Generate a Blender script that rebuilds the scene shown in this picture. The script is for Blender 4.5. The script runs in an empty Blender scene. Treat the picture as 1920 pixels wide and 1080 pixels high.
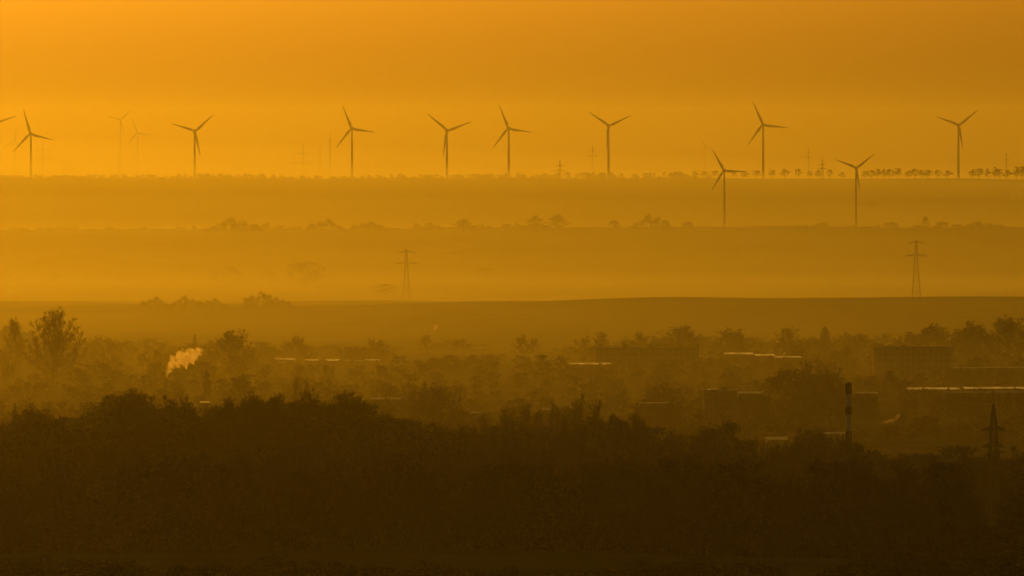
import bpy, math, random
import numpy as np
from mathutils import Vector, Matrix

S = bpy.context.scene
C = S.collection
R = math.radians

# ------------------------------------------------------------------ camera
F = 12000.0            # focal length in pixels of a 1920 wide picture
ROW0 = 250.0           # picture row of the eye level
ZC = 150.0             # camera height above the plain
cd = bpy.data.cameras.new('camera')
cd.sensor_width = 36.0
cd.lens = F / 1920.0 * 36.0
cd.shift_y = -(540.0 - ROW0) / 1920.0
cd.clip_start = 1.0
cd.clip_end = 90000.0
cam = bpy.data.objects.new('camera', cd)
C.objects.link(cam)
cam.location = (0, 0, ZC)
cam.rotation_euler = (R(90), 0, 0)
S.camera = cam

# ------------------------------------------------------------------ sky and sun
SUN_AZ, SUN_EL = R(-11.0), R(6.0)       # left of the view, just above the frame
w = bpy.data.worlds.new('World')
S.world = w
w.use_nodes = True
nt = w.node_tree
nt.nodes.clear()
wo = nt.nodes.new('ShaderNodeOutputWorld')
bg = nt.nodes.new('ShaderNodeBackground')
sky = nt.nodes.new('ShaderNodeTexSky')
sky.sky_type = 'NISHITA'
sky.sun_disc = False
sky.sun_elevation = SUN_EL
sky.sun_rotation = SUN_AZ
sky.altitude = 200
sky.air_density = 1.2
sky.dust_density = 5.0
sky.ozone_density = 1.0
tint = nt.nodes.new('ShaderNodeMix')
tint.data_type = 'RGBA'
tint.blend_type = 'MULTIPLY'
tint.inputs[0].default_value = 1.0
tint.inputs[7].default_value = (1.0, 0.75, 0.21, 1)     # dawn colour of the air at the horizon
nt.links.new(sky.outputs[0], tint.inputs[6])
nt.links.new(tint.outputs[2], bg.inputs[0])
bg.inputs[1].default_value = 0.065
nt.links.new(bg.outputs[0], wo.inputs[0])

sl = bpy.data.lights.new('sun', 'SUN')
sl.energy = 0.48
sl.angle = R(0.5)
sl.color = (1.0, 0.375, 0.001)
sun = bpy.data.objects.new('sun', sl)
C.objects.link(sun)
sdir = Vector((math.sin(SUN_AZ) * math.cos(SUN_EL), math.cos(SUN_AZ) * math.cos(SUN_EL), math.sin(SUN_EL)))
sun.rotation_euler = (-sdir).to_track_quat('-Z', 'Y').to_euler()
sun.location = (-200, 300, 400)

S.view_settings.view_transform = 'Standard'
S.view_settings.look = 'None'
S.view_settings.gamma = 1.0
S.view_settings.exposure = -0.6
S.cycles.max_bounces = 4
S.cycles.diffuse_bounces = 1
S.cycles.glossy_bounces = 2
S.cycles.transmission_bounces = 2
S.cycles.volume_bounces = 3
S.cycles.transparent_max_bounces = 64
S.cycles.use_denoising = True

# ------------------------------------------------------------------ helpers
def tag(o, label=None, cat=None, group=None, kind=None):
    if label: o['label'] = label
    if cat: o['category'] = cat
    if group: o['group'] = group
    if kind: o['kind'] = kind
    return o

def mesh(name, V, FA, mat, smooth=False):
    me = bpy.data.meshes.new(name)
    me.from_pydata([tuple(v) for v in V], [], FA)
    if smooth:
        me.polygons.foreach_set('use_smooth', [True] * len(me.polygons))
    if mat: me.materials.append(mat)
    me.update()
    return me

def link(name, me, parent=None, loc=None, rot=None, scale=None):
    o = bpy.data.objects.new(name, me)
    C.objects.link(o)
    if parent: o.parent = parent
    if loc is not None: o.location = loc
    if rot is not None: o.rotation_euler = rot
    if scale is not None: o.scale = scale
    return o

def thing(name, loc, rz=0.0, scale=None, **k):
    return tag(link(name, None, None, loc, (0, 0, rz), scale), **k)

def box(V, FA, a, b):
    n = len(V)
    for z in (a[2], b[2]):
        V += [(a[0], a[1], z), (b[0], a[1], z), (b[0], b[1], z), (a[0], b[1], z)]
    FA += [(n, n+3, n+2, n+1), (n+4, n+5, n+6, n+7), (n, n+1, n+5, n+4), (n+1, n+2, n+6, n+5), (n+2, n+3, n+7, n+6), (n+3, n, n+4, n+7)]

def tube(V, FA, pts, rad, n=6, cap=True):
    base = len(V)
    for i, p in enumerate(pts):
        p = Vector(p)
        d = (Vector(pts[min(i+1, len(pts)-1)]) - Vector(pts[max(i-1, 0)])).normalized()
        a = d.orthogonal().normalized() if abs(d.z) < 0.99 else Vector((1, 0, 0))
        b = d.cross(a).normalized()
        a = b.cross(d)
        for k in range(n):
            t = 2 * math.pi * k / n
            V.append(tuple(p + (a * math.cos(t) + b * math.sin(t)) * rad[i]))
    for i in range(len(pts) - 1):
        for k in range(n):
            k2 = (k + 1) % n
            FA.append((base+i*n+k, base+i*n+k2, base+(i+1)*n+k2, base+(i+1)*n+k))
    if cap:
        FA.append(tuple(base + k for k in reversed(range(n))))
        FA.append(tuple(base + (len(pts)-1)*n + k for k in range(n)))

def lathe(V, FA, prof, n=20, axis='z'):
    pts = []
    base = len(V)
    for (r, z) in prof:
        for k in range(n):
            t = 2 * math.pi * k / n
            x, y = r * math.cos(t), r * math.sin(t)
            V.append((x, y, z) if axis == 'z' else (x, z, y))
    m = len(prof)
    for i in range(m - 1):
        for k in range(n):
            k2 = (k + 1) % n
            f = (base+i*n+k, base+i*n+k2, base+(i+1)*n+k2, base+(i+1)*n+k)
            FA.append(f if axis == 'z' else f[::-1])
    FA.append(tuple(base + k for k in range(n)))
    FA.append(tuple(base + (m-1)*n + k for k in range(n)))

def strip(V, FA, p, q, wd, rng):
    d = q - p
    s = d.cross(Vector((rng.uniform(-1, 1), rng.uniform(-1, 1), rng.uniform(-1, 1))))
    if s.length < 1e-6: return
    s = s.normalized() * wd * 0.5
    n = len(V)
    V += [tuple(p - s), tuple(p + s), tuple(q + s * .4), tuple(q - s * .4)]
    FA.append((n, n+1, n+2, n+3))

# ------------------------------------------------------------------ materials
def mat(name, c1, c2=None, scale=1.0, rough=0.9, spec=0.3, metal=0.0, stretch=None, detail=4, lo=0.35, hi=0.65, bump=0.0, rnd=0.0):
    m = bpy.data.materials.new(name)
    m.use_nodes = True
    t = m.node_tree
    p = t.nodes['Principled BSDF']
    p.inputs['Roughness'].default_value = rough
    p.inputs['Metallic'].default_value = metal
    p.inputs['Specular IOR Level'].default_value = spec
    c2 = c2 or tuple(x * .7 for x in c1)
    tc = t.nodes.new('ShaderNodeTexCoord')
    mp = t.nodes.new('ShaderNodeMapping')
    if stretch: mp.inputs['Scale'].default_value = stretch
    t.links.new(tc.outputs['Object'], mp.inputs[0])
    no = t.nodes.new('ShaderNodeTexNoise')
    no.inputs['Scale'].default_value = scale
    no.inputs['Detail'].default_value = detail
    t.links.new(mp.outputs[0], no.inputs['Vector'])
    cr = t.nodes.new('ShaderNodeValToRGB')
    cr.color_ramp.elements[0].position = lo
    cr.color_ramp.elements[1].position = hi
    cr.color_ramp.elements[0].color = (*c2, 1)
    cr.color_ramp.elements[1].color = (*c1, 1)
    t.links.new(no.outputs[0], cr.inputs[0])
    t.links.new(cr.outputs[0], p.inputs['Base Color'])
    if bump:
        b = t.nodes.new('ShaderNodeBump')
        b.inputs['Distance'].default_value = bump
        t.links.new(no.outputs[0], b.inputs['Height'])
        t.links.new(b.outputs[0], p.inputs['Normal'])
    return m

M = {}
M['bark'] = mat('bark', (.05, .038, .028), (.028, .021, .016), 3.0, stretch=(1, 1, .3))
M['twig'] = mat('twig', (.026, .02, .015), (.016, .012, .009), 0.6)
M['needle'] = mat('needle', (.045, .06, .03), (.025, .035, .018), 0.8)
M['leaf'] = mat('ivy_leaf', (.05, .065, .03), (.03, .04, .02), 0.8)
M['turbine'] = mat('turbine_paint', (.42, .42, .41), (.38, .38, .37), 0.2, rough=.5)
M['steel'] = mat('galvanised_steel', (.16, .16, .16), (.10, .10, .10), 0.7, rough=.6)
M['darksteel'] = mat('weathered_steel', (.05, .045, .04), (.03, .027, .024), 0.7, rough=.8)
M['glassins'] = mat('insulator_glass', (.12, .10, .08), (.08, .07, .06), 4.0, rough=.3)
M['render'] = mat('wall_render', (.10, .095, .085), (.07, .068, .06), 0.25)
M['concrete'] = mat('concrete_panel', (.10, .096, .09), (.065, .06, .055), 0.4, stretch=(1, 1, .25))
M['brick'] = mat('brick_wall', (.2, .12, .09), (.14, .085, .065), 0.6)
M['pane'] = mat('window_glass', (.11, .11, .10), (.09, .09, .085), 0.3, rough=.4, spec=.3)
M['frame'] = mat('window_frame', (.16, .155, .14), (.12, .12, .11), 1.0, rough=.7)
M['roofsheet'] = mat('metal_roof_sheet', (.62, .62, .6), (.1, .095, .09), 0.09, rough=.36, metal=1.0, stretch=(1, .35, 1), lo=.43, hi=.54)
M['dullroof'] = mat('weathered_roof_sheet', (.2, .2, .19), (.09, .09, .085), 0.2, rough=.6, metal=1.0, stretch=(1, .3, 1))
M['felt'] = mat('roof_felt', (.09, .085, .08), (.06, .058, .055), 0.3, rough=.85)
M['red'] = mat('red_paint', (.03, .008, .006), (.02, .006, .005), 0.5, rough=.9, spec=.05)
M['white'] = mat('white_paint', (.78, .68, .5), (.6, .5, .36), 0.6, rough=.85, spec=.1)
M['wire'] = mat('conductor', (.08, .08, .08), (.06, .06, .06), 1.0, rough=.5)

def ground_mat():
    m = bpy.data.materials.new('farmland')
    m.use_nodes = True
    t = m.node_tree
    p = t.nodes['Principled BSDF']
    p.inputs['Roughness'].default_value = .95
    p.inputs['Specular IOR Level'].default_value = 0
    tc = t.nodes.new('ShaderNodeTexCoord')
    mp = t.nodes.new('ShaderNodeMapping')
    mp.inputs['Scale'].default_value = (1 / 420.0, 1 / 900.0, 0)
    mp.inputs['Rotation'].default_value = (0, 0, R(9))
    t.links.new(tc.outputs['Object'], mp.inputs[0])
    vo = t.nodes.new('ShaderNodeTexVoronoi')       # the patchwork of fields
    vo.inputs['Scale'].default_value = 1.0
    t.links.new(mp.outputs[0], vo.inputs['Vector'])
    cr = t.nodes.new('ShaderNodeValToRGB')
    e = cr.color_ramp.elements
    e[0].position, e[0].color = 0.0, (.02, .02, .012, 1)
    e[1].position, e[1].color = 1.0, (.14, .10, .07, 1)
    for pos, col in ((.3, (.05, .05, .025, 1)), (.5, (.085, .062, .042, 1)), (.75, (.055, .05, .03, 1))):
        x = e.new(pos); x.color = col
    sp = t.nodes.new('ShaderNodeSeparateColor')
    t.links.new(vo.outputs['Color'], sp.inputs[0])
    t.links.new(sp.outputs[0], cr.inputs[0])
    no = t.nodes.new('ShaderNodeTexNoise')
    no.inputs['Scale'].default_value = 0.02
    no.inputs['Detail'].default_value = 8
    t.links.new(tc.outputs['Object'], no.inputs['Vector'])
    mx = t.nodes.new('ShaderNodeMix')
    mx.data_type = 'RGBA'; mx.blend_type = 'MULTIPLY'
    mx.inputs[0].default_value = .7
    t.links.new(cr.outputs[0], mx.inputs[6])
    c2 = t.nodes.new('ShaderNodeValToRGB')
    c2.color_ramp.elements[0].position, c2.color_ramp.elements[0].color = .3, (.5, .5, .5, 1)
    c2.color_ramp.elements[1].position, c2.color_ramp.elements[1].color = .7, (1.3, 1.3, 1.3, 1)
    t.links.new(no.outputs[0], c2.inputs[0])
    t.links.new(c2.outputs[0], mx.inputs[7])
    t.links.new(mx.outputs[2], p.inputs['Base Color'])
    return m
M['ground'] = ground_mat()

def volume_mat(name, col, dens, aniso, noise=None):
    m = bpy.data.materials.new(name)
    m.use_nodes = True
    t = m.node_tree
    t.nodes.remove(t.nodes['Principled BSDF'])
    v = t.nodes.new('ShaderNodeVolumePrincipled')
    v.inputs['Color'].default_value = (*col, 1)
    v.inputs['Density'].default_value = dens
    v.inputs['Anisotropy'].default_value = aniso
    t.links.new(v.outputs[0], t.nodes['Material Output'].inputs['Volume'])
    if noise:
        tc = t.nodes.new('ShaderNodeTexCoord')
        no = t.nodes.new('ShaderNodeTexNoise')
        no.inputs['Scale'].default_value = noise
        no.inputs['Detail'].default_value = 3
        t.links.new(tc.outputs['Object'], no.inputs['Vector'])
        mr = t.nodes.new('ShaderNodeMapRange')
        mr.inputs[1].default_value = .36
        mr.inputs[2].default_value = .64
        mr.inputs[3].default_value = 0.0
        mr.inputs[4].default_value = dens
        t.links.new(no.outputs[0], mr.inputs[0])
        t.links.new(mr.outputs[0], v.inputs['Density'])
    return m

# ------------------------------------------------------------------ terrain
PROF_D = [-3000, -400, -60, 0, 25, 200, 400, 600, 800, 950, 1100, 1200, 1350, 1500, 1600, 1800, 2000, 2300, 2700, 3000, 3300, 3700, 4200, 4700, 5000, 5200, 5400, 5700, 6100, 6860, 7000, 7600, 8000, 8300, 8500, 8800, 9100, 9500, 9900, 10150, 10350, 10600, 11000, 12000, 14000, 18000, 26000, 60000]
PROF_Z = [110, 60, 20, 2.0, 5, 24, 40, 53, 60, 64, 72, 79, 81, 82, 84, 100, 118, 137, 133, 135, 138, 140, 143, 145, 141.5, 138, 141, 150, 160, 160, 150, 133, 124.5, 121.5, 125, 133, 128, 107, 86, 74.5, 72.5, 78, 95, 110, 122, 141, 202, 440]
_pd = np.array(PROF_D, float); _pz = np.array(PROF_Z, float)
# smooth the profile a little by sampling and averaging
_sd = np.arange(-3000, 60001, 20.0)
_sz = np.interp(_sd, _pd, _pz)
_k = np.ones(7) / 7
_sz = np.convolve(np.pad(_sz, 3, mode='edge'), _k, mode='valid')

def gz(x, y):
    x = np.asarray(x, float); y = np.asarray(y, float)
    z = ZC - np.interp(y, _sd, _sz)
    yy = np.maximum(y, 300.0)
    px = np.clip(x / yy * F + 960.0, -900, 2800)
    def bump(c, s): return np.exp(-((y - c) / s) ** 2)
    # foreground wood: higher on the left, lower on the right
    z = z + np.interp(px, [-900, 0, 250, 700, 900, 1300, 1500, 2800], [2, 1, 5, 5, 0, -3, -8, -9]) * bump(1500, 260)
    z = z + 8.0 * bump(1900, 230) * np.exp(-((px - 1010) / 130.0) ** 2)
    # the near field ridge rises to the right
    z = z + np.interp(px, [-900, 0, 550, 900, 1300, 1920, 2800], [-7, -6, -5.0, -2.3, 2.2, 3.6, 4]) * bump(5200, 450)
    z = z + np.interp(px, [-900, 0, 700, 1300, 1920, 2800], [-4, -3, -1.5, 0, 0, 1]) * bump(8300, 500)
    z = z + np.interp(px, [-900, 0, 700, 1300, 1920, 2800], [2, 1.5, 1, 0, 0, 0]) * bump(10300, 500)
    a = np.clip((y - 150) / 900, 0, 1)
    z = z + a * (0.7 * np.sin(x / 61.0 + y / 143.0) + 0.5 * np.sin(x / 37.0 - y / 91.0 + 1.3) + 0.8 * np.sin(x / 190.0 + 0.4) * np.sin(y / 260.0))
    return z

def g1(x, y): return float(gz(x, y))

xs = np.unique(np.concatenate([np.arange(-9000, -1300, 350), np.arange(-1300, 1301, 20), np.arange(1300, 9001, 350)]).astype(float))
ys = np.unique(np.concatenate([np.arange(-3000, 0, 150), np.arange(0, 6000, 25), np.arange(6000, 11500, 40), np.arange(11500, 25901, 600)]).astype(float))
XX, YY = np.meshgrid(xs, ys)
ZZ = gz(XX, YY)
nx, ny = len(xs), len(ys)
me = bpy.data.meshes.new('ground')
vv = np.stack([XX, YY, ZZ], -1).reshape(-1, 3)
ii = (np.arange(ny - 1)[:, None] * nx + np.arange(nx - 1)[None, :]).reshape(-1)
fa = np.stack([ii, ii + 1, ii + nx + 1, ii + nx], -1)
def np_mesh(me, vv, fa, smooth=False):
    me.vertices.add(len(vv)); me.vertices.foreach_set('co', vv.astype(np.float32).ravel())
    me.loops.add(fa.size); me.loops.foreach_set('vertex_index', fa.astype(np.int32).ravel())
    me.polygons.add(len(fa))
    me.polygons.foreach_set('loop_start', np.arange(0, fa.size, fa.shape[1], dtype=np.int32))
    if smooth: me.polygons.foreach_set('use_smooth', np.ones(len(fa), bool))
    me.update(calc_edges=True)
np_mesh(me, vv, fa, True)
me.materials.append(M['ground'])
tag(link('ground', me), 'rolling hazy farmland with low ridges stretching to the horizon', 'ground', kind='structure')

def X(px, d): return (px - 960.0) / F * d
def Z(row, d): return ZC - (row - ROW0) / F * d
def base(px, d):
    x = X(px, d)
    return Vector((x, d, g1(x, d)))

# ------------------------------------------------------------------ haze and mist
HG = 0.80
HAZE = (1.0, .98, .5)
def vol_box(name, corners_lo, corners_hi, m, label, cat):
    V = list(corners_lo) + list(corners_hi)
    FA = [(0, 3, 2, 1), (4, 5, 6, 7), (0, 1, 5, 4), (1, 2, 6, 5), (2, 3, 7, 6), (3, 0, 4, 7)]
    return tag(link(name, mesh(name, V, FA, m)), label, cat, kind='stuff')
def flat_box(name, x0, x1, y0, y1, z0, zl, zr, m, label, cat):
    lo = [(x0, y0, z0), (x1, y0, z0), (x1, y1, z0), (x0, y1, z0)]
    hi = [(x0, y0, zl), (x1, y0, zr), (x1, y1, zr), (x0, y1, zl)]
    return vol_box(name, lo, hi, m, label, cat)

KM = 0.001
flat_box('haze', -9500, 9500, -3100, 26000, -60, ZC + 105, ZC + 105,
         volume_mat('haze_air', HAZE, 0.051 * KM, HG), 'thin orange morning haze filling the whole view', 'haze')
#        y0    y1    tops at px 0 / px 1920        density per km
#        y stations with the mist top at each; tops at the far end left / right; density per km
MIST = [(2150, 20, 3400, 33, 5150, (66, 52), 0.25, 'plain'), (2300, 6, 3200, 14, 5120, (30, 20), 0.15, 'plain'), (2600, 3, 3400, 4, 5090, (8, 5), 0.16, 'plain'),
        (5250, 8, 6000, 54, 8250, (74, 62), 0.22, 'middle'), (5350, 4, 6200, 24, 8230, (38, 28), 0.34, 'middle'), (5500, -2, 6400, 2, 8200, (12, 2), 0.6, 'middle'),
        (8400, 24, 9050, 92, 10900, (146, 100), 0.66, 'far'), (8500, 18, 9200, 50, 10330, (74, 60), 0.3, 'far')]
MNAME = {'plain': 'bright low mist lying over the plain behind the dark forest',
         'middle': 'pale low mist lying in the valley behind the near field ridge',
         'far': 'pale mist in the valley below the ridge of wind turbines'}
for (y0, zf, ym, zm, y1, (tl, tr), den, k) in MIST:
    mid, sl_ = .5 * (tl + tr), (tr - tl) / (1920.0 / F * .5 * (y0 + y1))
    hw = 1500
    V = []
    for (y, z, sd) in ((y0, zf, 0), (ym, zm, sl_ * .6), (y1, mid, sl_)):
        V += [(-hw, y, -58), (hw, y, -58), (hw, y, z + sd * hw), (-hw, y, z - sd * hw)]
    FA = [(0, 1, 2, 3), (8, 11, 10, 9)]
    for i in (0, 4):
        FA += [(i + 3, i + 2, i + 6, i + 7), (i, i + 4, i + 5, i + 1), (i, i + 3, i + 7, i + 4), (i + 1, i + 5, i + 6, i + 2)]
    o = link('mist_layer', mesh('mist_layer', V, FA, volume_mat('mist_air', HAZE, den * KM, HG)))
    tag(o, MNAME[k], 'mist', 'low mist layers in the valleys', 'stuff')

# ------------------------------------------------------------------ trees
rng = random.Random(7)
def rot_about(v, ax, a): return Matrix.Rotation(a, 3, ax) @ v

def gen_bare(seed, h, spread, nl=11, nb=7, ntw=8, low=.22, up=.55, tw=.075, sub=1, tuft=8, wig=.14):
    r = random.Random(seed)
    TV, TF, CV, CF = [], [], [], []
    pts, rad = [], []
    n = 7
    lean = Vector((r.uniform(-.05, .05), r.uniform(-.05, .05), 0)) * h
    for i in range(n):
        t = i / (n - 1)
        pts.append(Vector((lean.x * t * t + r.uniform(-.01, .01) * h * t, lean.y * t * t + r.uniform(-.01, .01) * h * t, h * .6 * t)))
        rad.append(max(.012 * h * 1.5 * (1 - t) ** .8 + .03, .04) * (1.35 if i == 0 else 1))
    tube(TV, TF, [tuple(p) for p in pts], rad, 7)
    def along(t):
        f = t * (n - 1); i = min(int(f), n - 2); return pts[i].lerp(pts[i+1], f - i)
    az = r.uniform(0, 6.28)
    for k in range(nl):
        t = low + (0.98 - low) * (k / (nl - 1)) ** .9
        az += 2.4 + r.uniform(-.4, .4)
        p = along(t * .98)
        u = (t - low) / (1 - low)
        L = spread * (1.0 - .22 * u) * r.uniform(.82, 1.12)
        el = R(12) + u * R(62) + r.uniform(-.15, .15)
        d = Vector((math.cos(az) * math.cos(el), math.sin(az) * math.cos(el), math.sin(el)))
        lp, lr = [p], [max(.018 * L * (1.3 - u * .5), .05)]
        m = 5
        for j in range(m):
            d = (d + Vector((r.uniform(-wig, wig), r.uniform(-wig, wig),   .04 + up * .14))).normalized()
            p = p + d * L / m
            lp.append(p); lr.append(max(lr[0] * (1 - (j + 1) / m) ** .9, .025))
        tube(TV, TF, [tuple(q) for q in lp], lr, 4, False)
        for b in range(nb):
            s = .25 + .75 * (b + r.random()) / nb
            f = s * m; i = min(int(f), m - 1)
            q = lp[i].lerp(lp[i+1], f - i)
            dd = (lp[i+1] - lp[i]).normalized()
            dd = (dd + Vector((r.uniform(-1, 1), r.uniform(-1, 1), r.uniform(-.5, .9))) * .85).normalized()
            BL = L * r.uniform(.28, .5) * (1.15 - .5 * s) + .4
            q2 = q + dd * BL * .5
            q3 = q2 + (dd + Vector((r.uniform(-.3, .3), r.uniform(-.3, .3), .3))).normalized() * BL * .5
            strip(CV, CF, q, q2, tw * 1.5, r); strip(CV, CF, q2, q3, tw * 1.1, r)
            for _ in range(tuft):
                td = (dd * .5 + Vector((r.uniform(-1, 1), r.uniform(-1, 1), r.uniform(-.5, .9)))).normalized()
                a = q3.lerp(q2, r.uniform(0, .35))
                strip(CV, CF, a, a + td * r.uniform(.5, 1.15), tw, r)
            for _ in range(ntw):
                s2 = r.uniform(.15, 1)
                a = q.lerp(q2, s2 * 2) if s2 < .5 else q2.lerp(q3, s2 * 2 - 1)
                td = (dd * .7 + Vector((r.uniform(-1, 1), r.uniform(-1, 1), r.uniform(-.45, 1.1)))).normalized()
                TL = r.uniform(.5, 1.0) * (.35 + .11 * BL + .05 * h * .8)
                e = a + td * TL
                strip(CV, CF, a, e, tw, r)
                for _s in range(sub):
                    a2 = a.lerp(e, r.uniform(.2, .8))
                    e2 = a2 + (td + Vector((r.uniform(-1, 1), r.uniform(-1, 1), r.uniform(-.5, .8))) * .8).normalized() * TL * .6
                    strip(CV, CF, a2, e2, tw * .85, r)
    return TV, TF, CV, CF, h

def clump(V, FA, c, rad, n, r, size):
    for _ in range(n):
        d = Vector((r.gauss(0, 1), r.gauss(0, 1), r.gauss(0, 1))).normalized() * rad * r.random() ** .45
        d.z *= .75
        p = c + d
        a = Vector((r.uniform(-1, 1), r.uniform(-1, 1), r.uniform(-1, 1))).normalized() * size * r.uniform(.6, 1.3)
        b = a.orthogonal().normalized() * size * r.uniform(.4, 1)
        b = rot_about(b, a.normalized(), r.uniform(0, 6.28))
        n0 = len(V)
        V += [tuple(p - a), tuple(p + b), tuple(p + a), tuple(p - b)]
        FA.append((n0, n0+1, n0+2, n0+3))

def gen_dense(seed, h, spread, nc=34, per=60, size=.28, base_t=.25):
    r = random.Random(seed)
    TV, TF, CV, CF, _ = gen_bare(seed, h, spread * .8, nl=8, nb=4, ntw=3, low=base_t, up=.4)
    for k in range(nc):
        t = r.random()
        z = h * (base_t + (1 - base_t) * t)
        rr = spread * math.sqrt(max(0, 1 - (2 * t - .85) ** 2 / 1.5)) * r.random() ** .5
        a = r.uniform(0, 6.28)
        clump(CV, CF, Vector((rr * math.cos(a), rr * math.sin(a), min(z, h * .95))), spread * r.uniform(.2, .36), per, r, size)
    return TV, TF, CV, CF, h

def gen_thicket(seed, L, W, h, nc=60, per=40, size=.24):
    r = random.Random(seed)
    CV, CF = [], []
    ph = [r.uniform(0, 6.28) for _ in range(3)]
    for k in range(nc):
        x = r.uniform(-1, 1)
        env = math.sqrt(max(0, 1 - x * x)) * (.8 + .1 * math.sin(x * 5 + ph[0]) + .1 * math.sin(x * 13 + ph[1]))
        z = h * env * r.random() ** .5
        p = Vector((x * L / 2, r.uniform(-.5, .5) * W, z * .88))
        clump(CV, CF, p, h * r.uniform(.16, .26), per, r, size)
        for _ in range(12):
            q = p + Vector((r.uniform(-1, 1), r.uniform(-1, 1), r.uniform(-1, .3))) * h * .15
            strip(CV, CF, q, q + Vector((r.uniform(-.5, .5), r.uniform(-.5, .5), r.uniform(.3, 1.0))), .07, r)
    return [], [], CV, CF, h

def gen_conifer(seed, h, spread):
    r = random.Random(seed)
    TV, TF, CV, CF = [], [], [], []
    tube(TV, TF, [(0, 0, 0), (0, 0, h * .5), (0, 0, h)], [.022 * h, .013 * h, .02], 7)
    z = h * .1
    while z < h * .99:
        u = z / h
        L = spread * (1 - u) ** .85 * r.uniform(.85, 1.1) + .15
        nbr = 7
        a0 = r.uniform(0, 6.28)
        for k in range(nbr):
            a = a0 + k * 6.283 / nbr + r.uniform(-.2, .2)
            o = Vector((math.cos(a), math.sin(a), 0))
            p = Vector((0, 0, z)); LL = L * r.uniform(.75, 1.1)
            q = p + o * LL * .6 + Vector((0, 0, -.12 * LL)); e = p + o * LL + Vector((0, 0, -.1 * LL))
            strip(CV, CF, p, q, .16, r); strip(CV, CF, q, e, .12, r)
            for j in range(11):
                s = r.uniform(.15, 1)
                b = p.lerp(q, s / .6) if s < .6 else q.lerp(e, (s - .6) / .4)
                side = Vector((-o.y, o.x, 0)) * r.choice((-1, 1))
                strip(CV, CF, b, b + (side * .8 + o * .5 + Vector((0, 0, r.uniform(-.5, .2)))).normalized() * (.25 + .28 * LL), .22, r)
        z += h * .03 * (1.15 - .4 * u)
    return TV, TF, CV, CF, h

VAR = {}
def variant(key, gen, crown='twig'):
    TV, TF, CV, CF, h = gen
    zz = np.array(CV)[:, 2]
    VAR[key] = dict(t=mesh('trunk', TV, TF, M['bark'], True), c=mesh('crown', CV, CF, M[crown]),
                    h=float(np.percentile(zz, 99.3) if key[:5] == 'thick' else zz.max()), w=np.percentile(np.abs(np.array(CV)[:, 0]), 97) * 2)
for i in range(8):
    rr = random.Random(100 + i)
    variant('bare%d' % i, gen_bare(100 + i, 18.0, rr.uniform(6.0, 7.6), nl=rr.choice((16, 17, 18)), nb=8, ntw=9, low=rr.uniform(.12, .2), up=rr.uniform(.15, .5), tw=.075, sub=2, tuft=16))
for i in range(3):
    variant('big%d' % i, gen_bare(200 + i, 20.0, 10.0, nl=24, nb=10, ntw=9, low=.14, up=.25, tw=.075, sub=2, tuft=16))
variant('slim0', gen_bare(300, 16.0, 2.3, nl=20, nb=7, ntw=7, low=.08, up=1.2, tw=.09))
variant('dense0', gen_dense(400, 14.0, 4.8), 'leaf')
variant('dense1', gen_dense(401, 12.0, 5.6, base_t=.12), 'leaf')
variant('bush0', gen_dense(402, 6.0, 4.2, nc=46, per=45, size=.24, base_t=.0), 'twig')
variant('thick0', gen_thicket(450, 26.0, 8.0, 8.0, nc=90), 'twig')
variant('thick1', gen_thicket(451, 20.0, 7.0, 7.0, nc=70), 'twig')
variant('conifer0', gen_conifer(500, 18.0, 3.2), 'needle')
variant('conifer1', gen_conifer(501, 15.0, 4.4), 'needle')
for i in range(3):
    variant('avenue%d' % i, gen_dense(600 + i, 10.0, 3.6, nc=22, per=30, size=.3, base_t=.36), 'twig')

def tree(key, name, px, d, h=None, top=None, wpx=None, label='', cat='tree', group=None, loc=None):
    v = VAR[key]
    p = base(px, d) if loc is None else Vector(loc)
    if top is not None: h = Z(top, d) - p.z
    h = max(h, 1.5)
    sz = h / v['h']
    sx = sz if wpx is None else 1.2 * (wpx / F * d) / v['w']
    rz = rng.uniform(0, 6.28)
    if key[:5] == 'thick': rz = rng.choice((0, math.pi)) + rng.uniform(-.3, .3)
    o = thing(name, p - Vector((0, 0, .15)), rz, (sx, sx, sz), label=label, cat=cat, group=group)
    if len(v['t'].vertices): link('trunk', v['t'], o)
    link('crown', v['c'], o)
    return o

LIGHT = {}
def light(key, gen):
    TV, TF, CV, CF, h = gen
    V = np.array(TV + CV, float)
    n = len(TV)
    quads = [f for f in TF if len(f) == 4] + [tuple(i + n for i in f) for f in CF if len(f) == 4]
    LIGHT[key] = (V, np.array(quads, int), V[:, 2].max())
for i in range(4):
    light('bare%d' % i, gen_bare(700 + i, 17.0, 6.4 + .4 * i, nl=11, nb=7, ntw=7, low=.1, up=.45, tw=.19, sub=1))
for i in range(2):
    light('dense%d' % i, gen_dense(740 + i, 14.0, 5.2 + i, nc=40, per=26, size=.5, base_t=.1))
    light('bush%d' % i, gen_dense(720 + i, 7.0, 4.4, nc=26, per=24, size=.42, base_t=.0))
def merged(name, items, m, label, cat, **k):
    vs, fs, n = [], [], 0
    for (key, loc, rz, sx, h) in items:
        V, Q, h0 = LIGHT[key]
        c, s = math.cos(rz), math.sin(rz)
        W = np.empty_like(V)
        W[:, 0] = (V[:, 0] * c - V[:, 1] * s) * sx + loc[0]
        W[:, 1] = (V[:, 0] * s + V[:, 1] * c) * sx + loc[1]
        W[:, 2] = V[:, 2] * h / h0 + loc[2] - .15
        vs.append(W); fs.append(Q + n); n += len(V)
    me = bpy.data.meshes.new(name)
    np_mesh(me, np.concatenate(vs), np.concatenate(fs))
    me.materials.append(m)
    return tag(link(name, me), label, cat, kind='stuff', **k)

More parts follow.
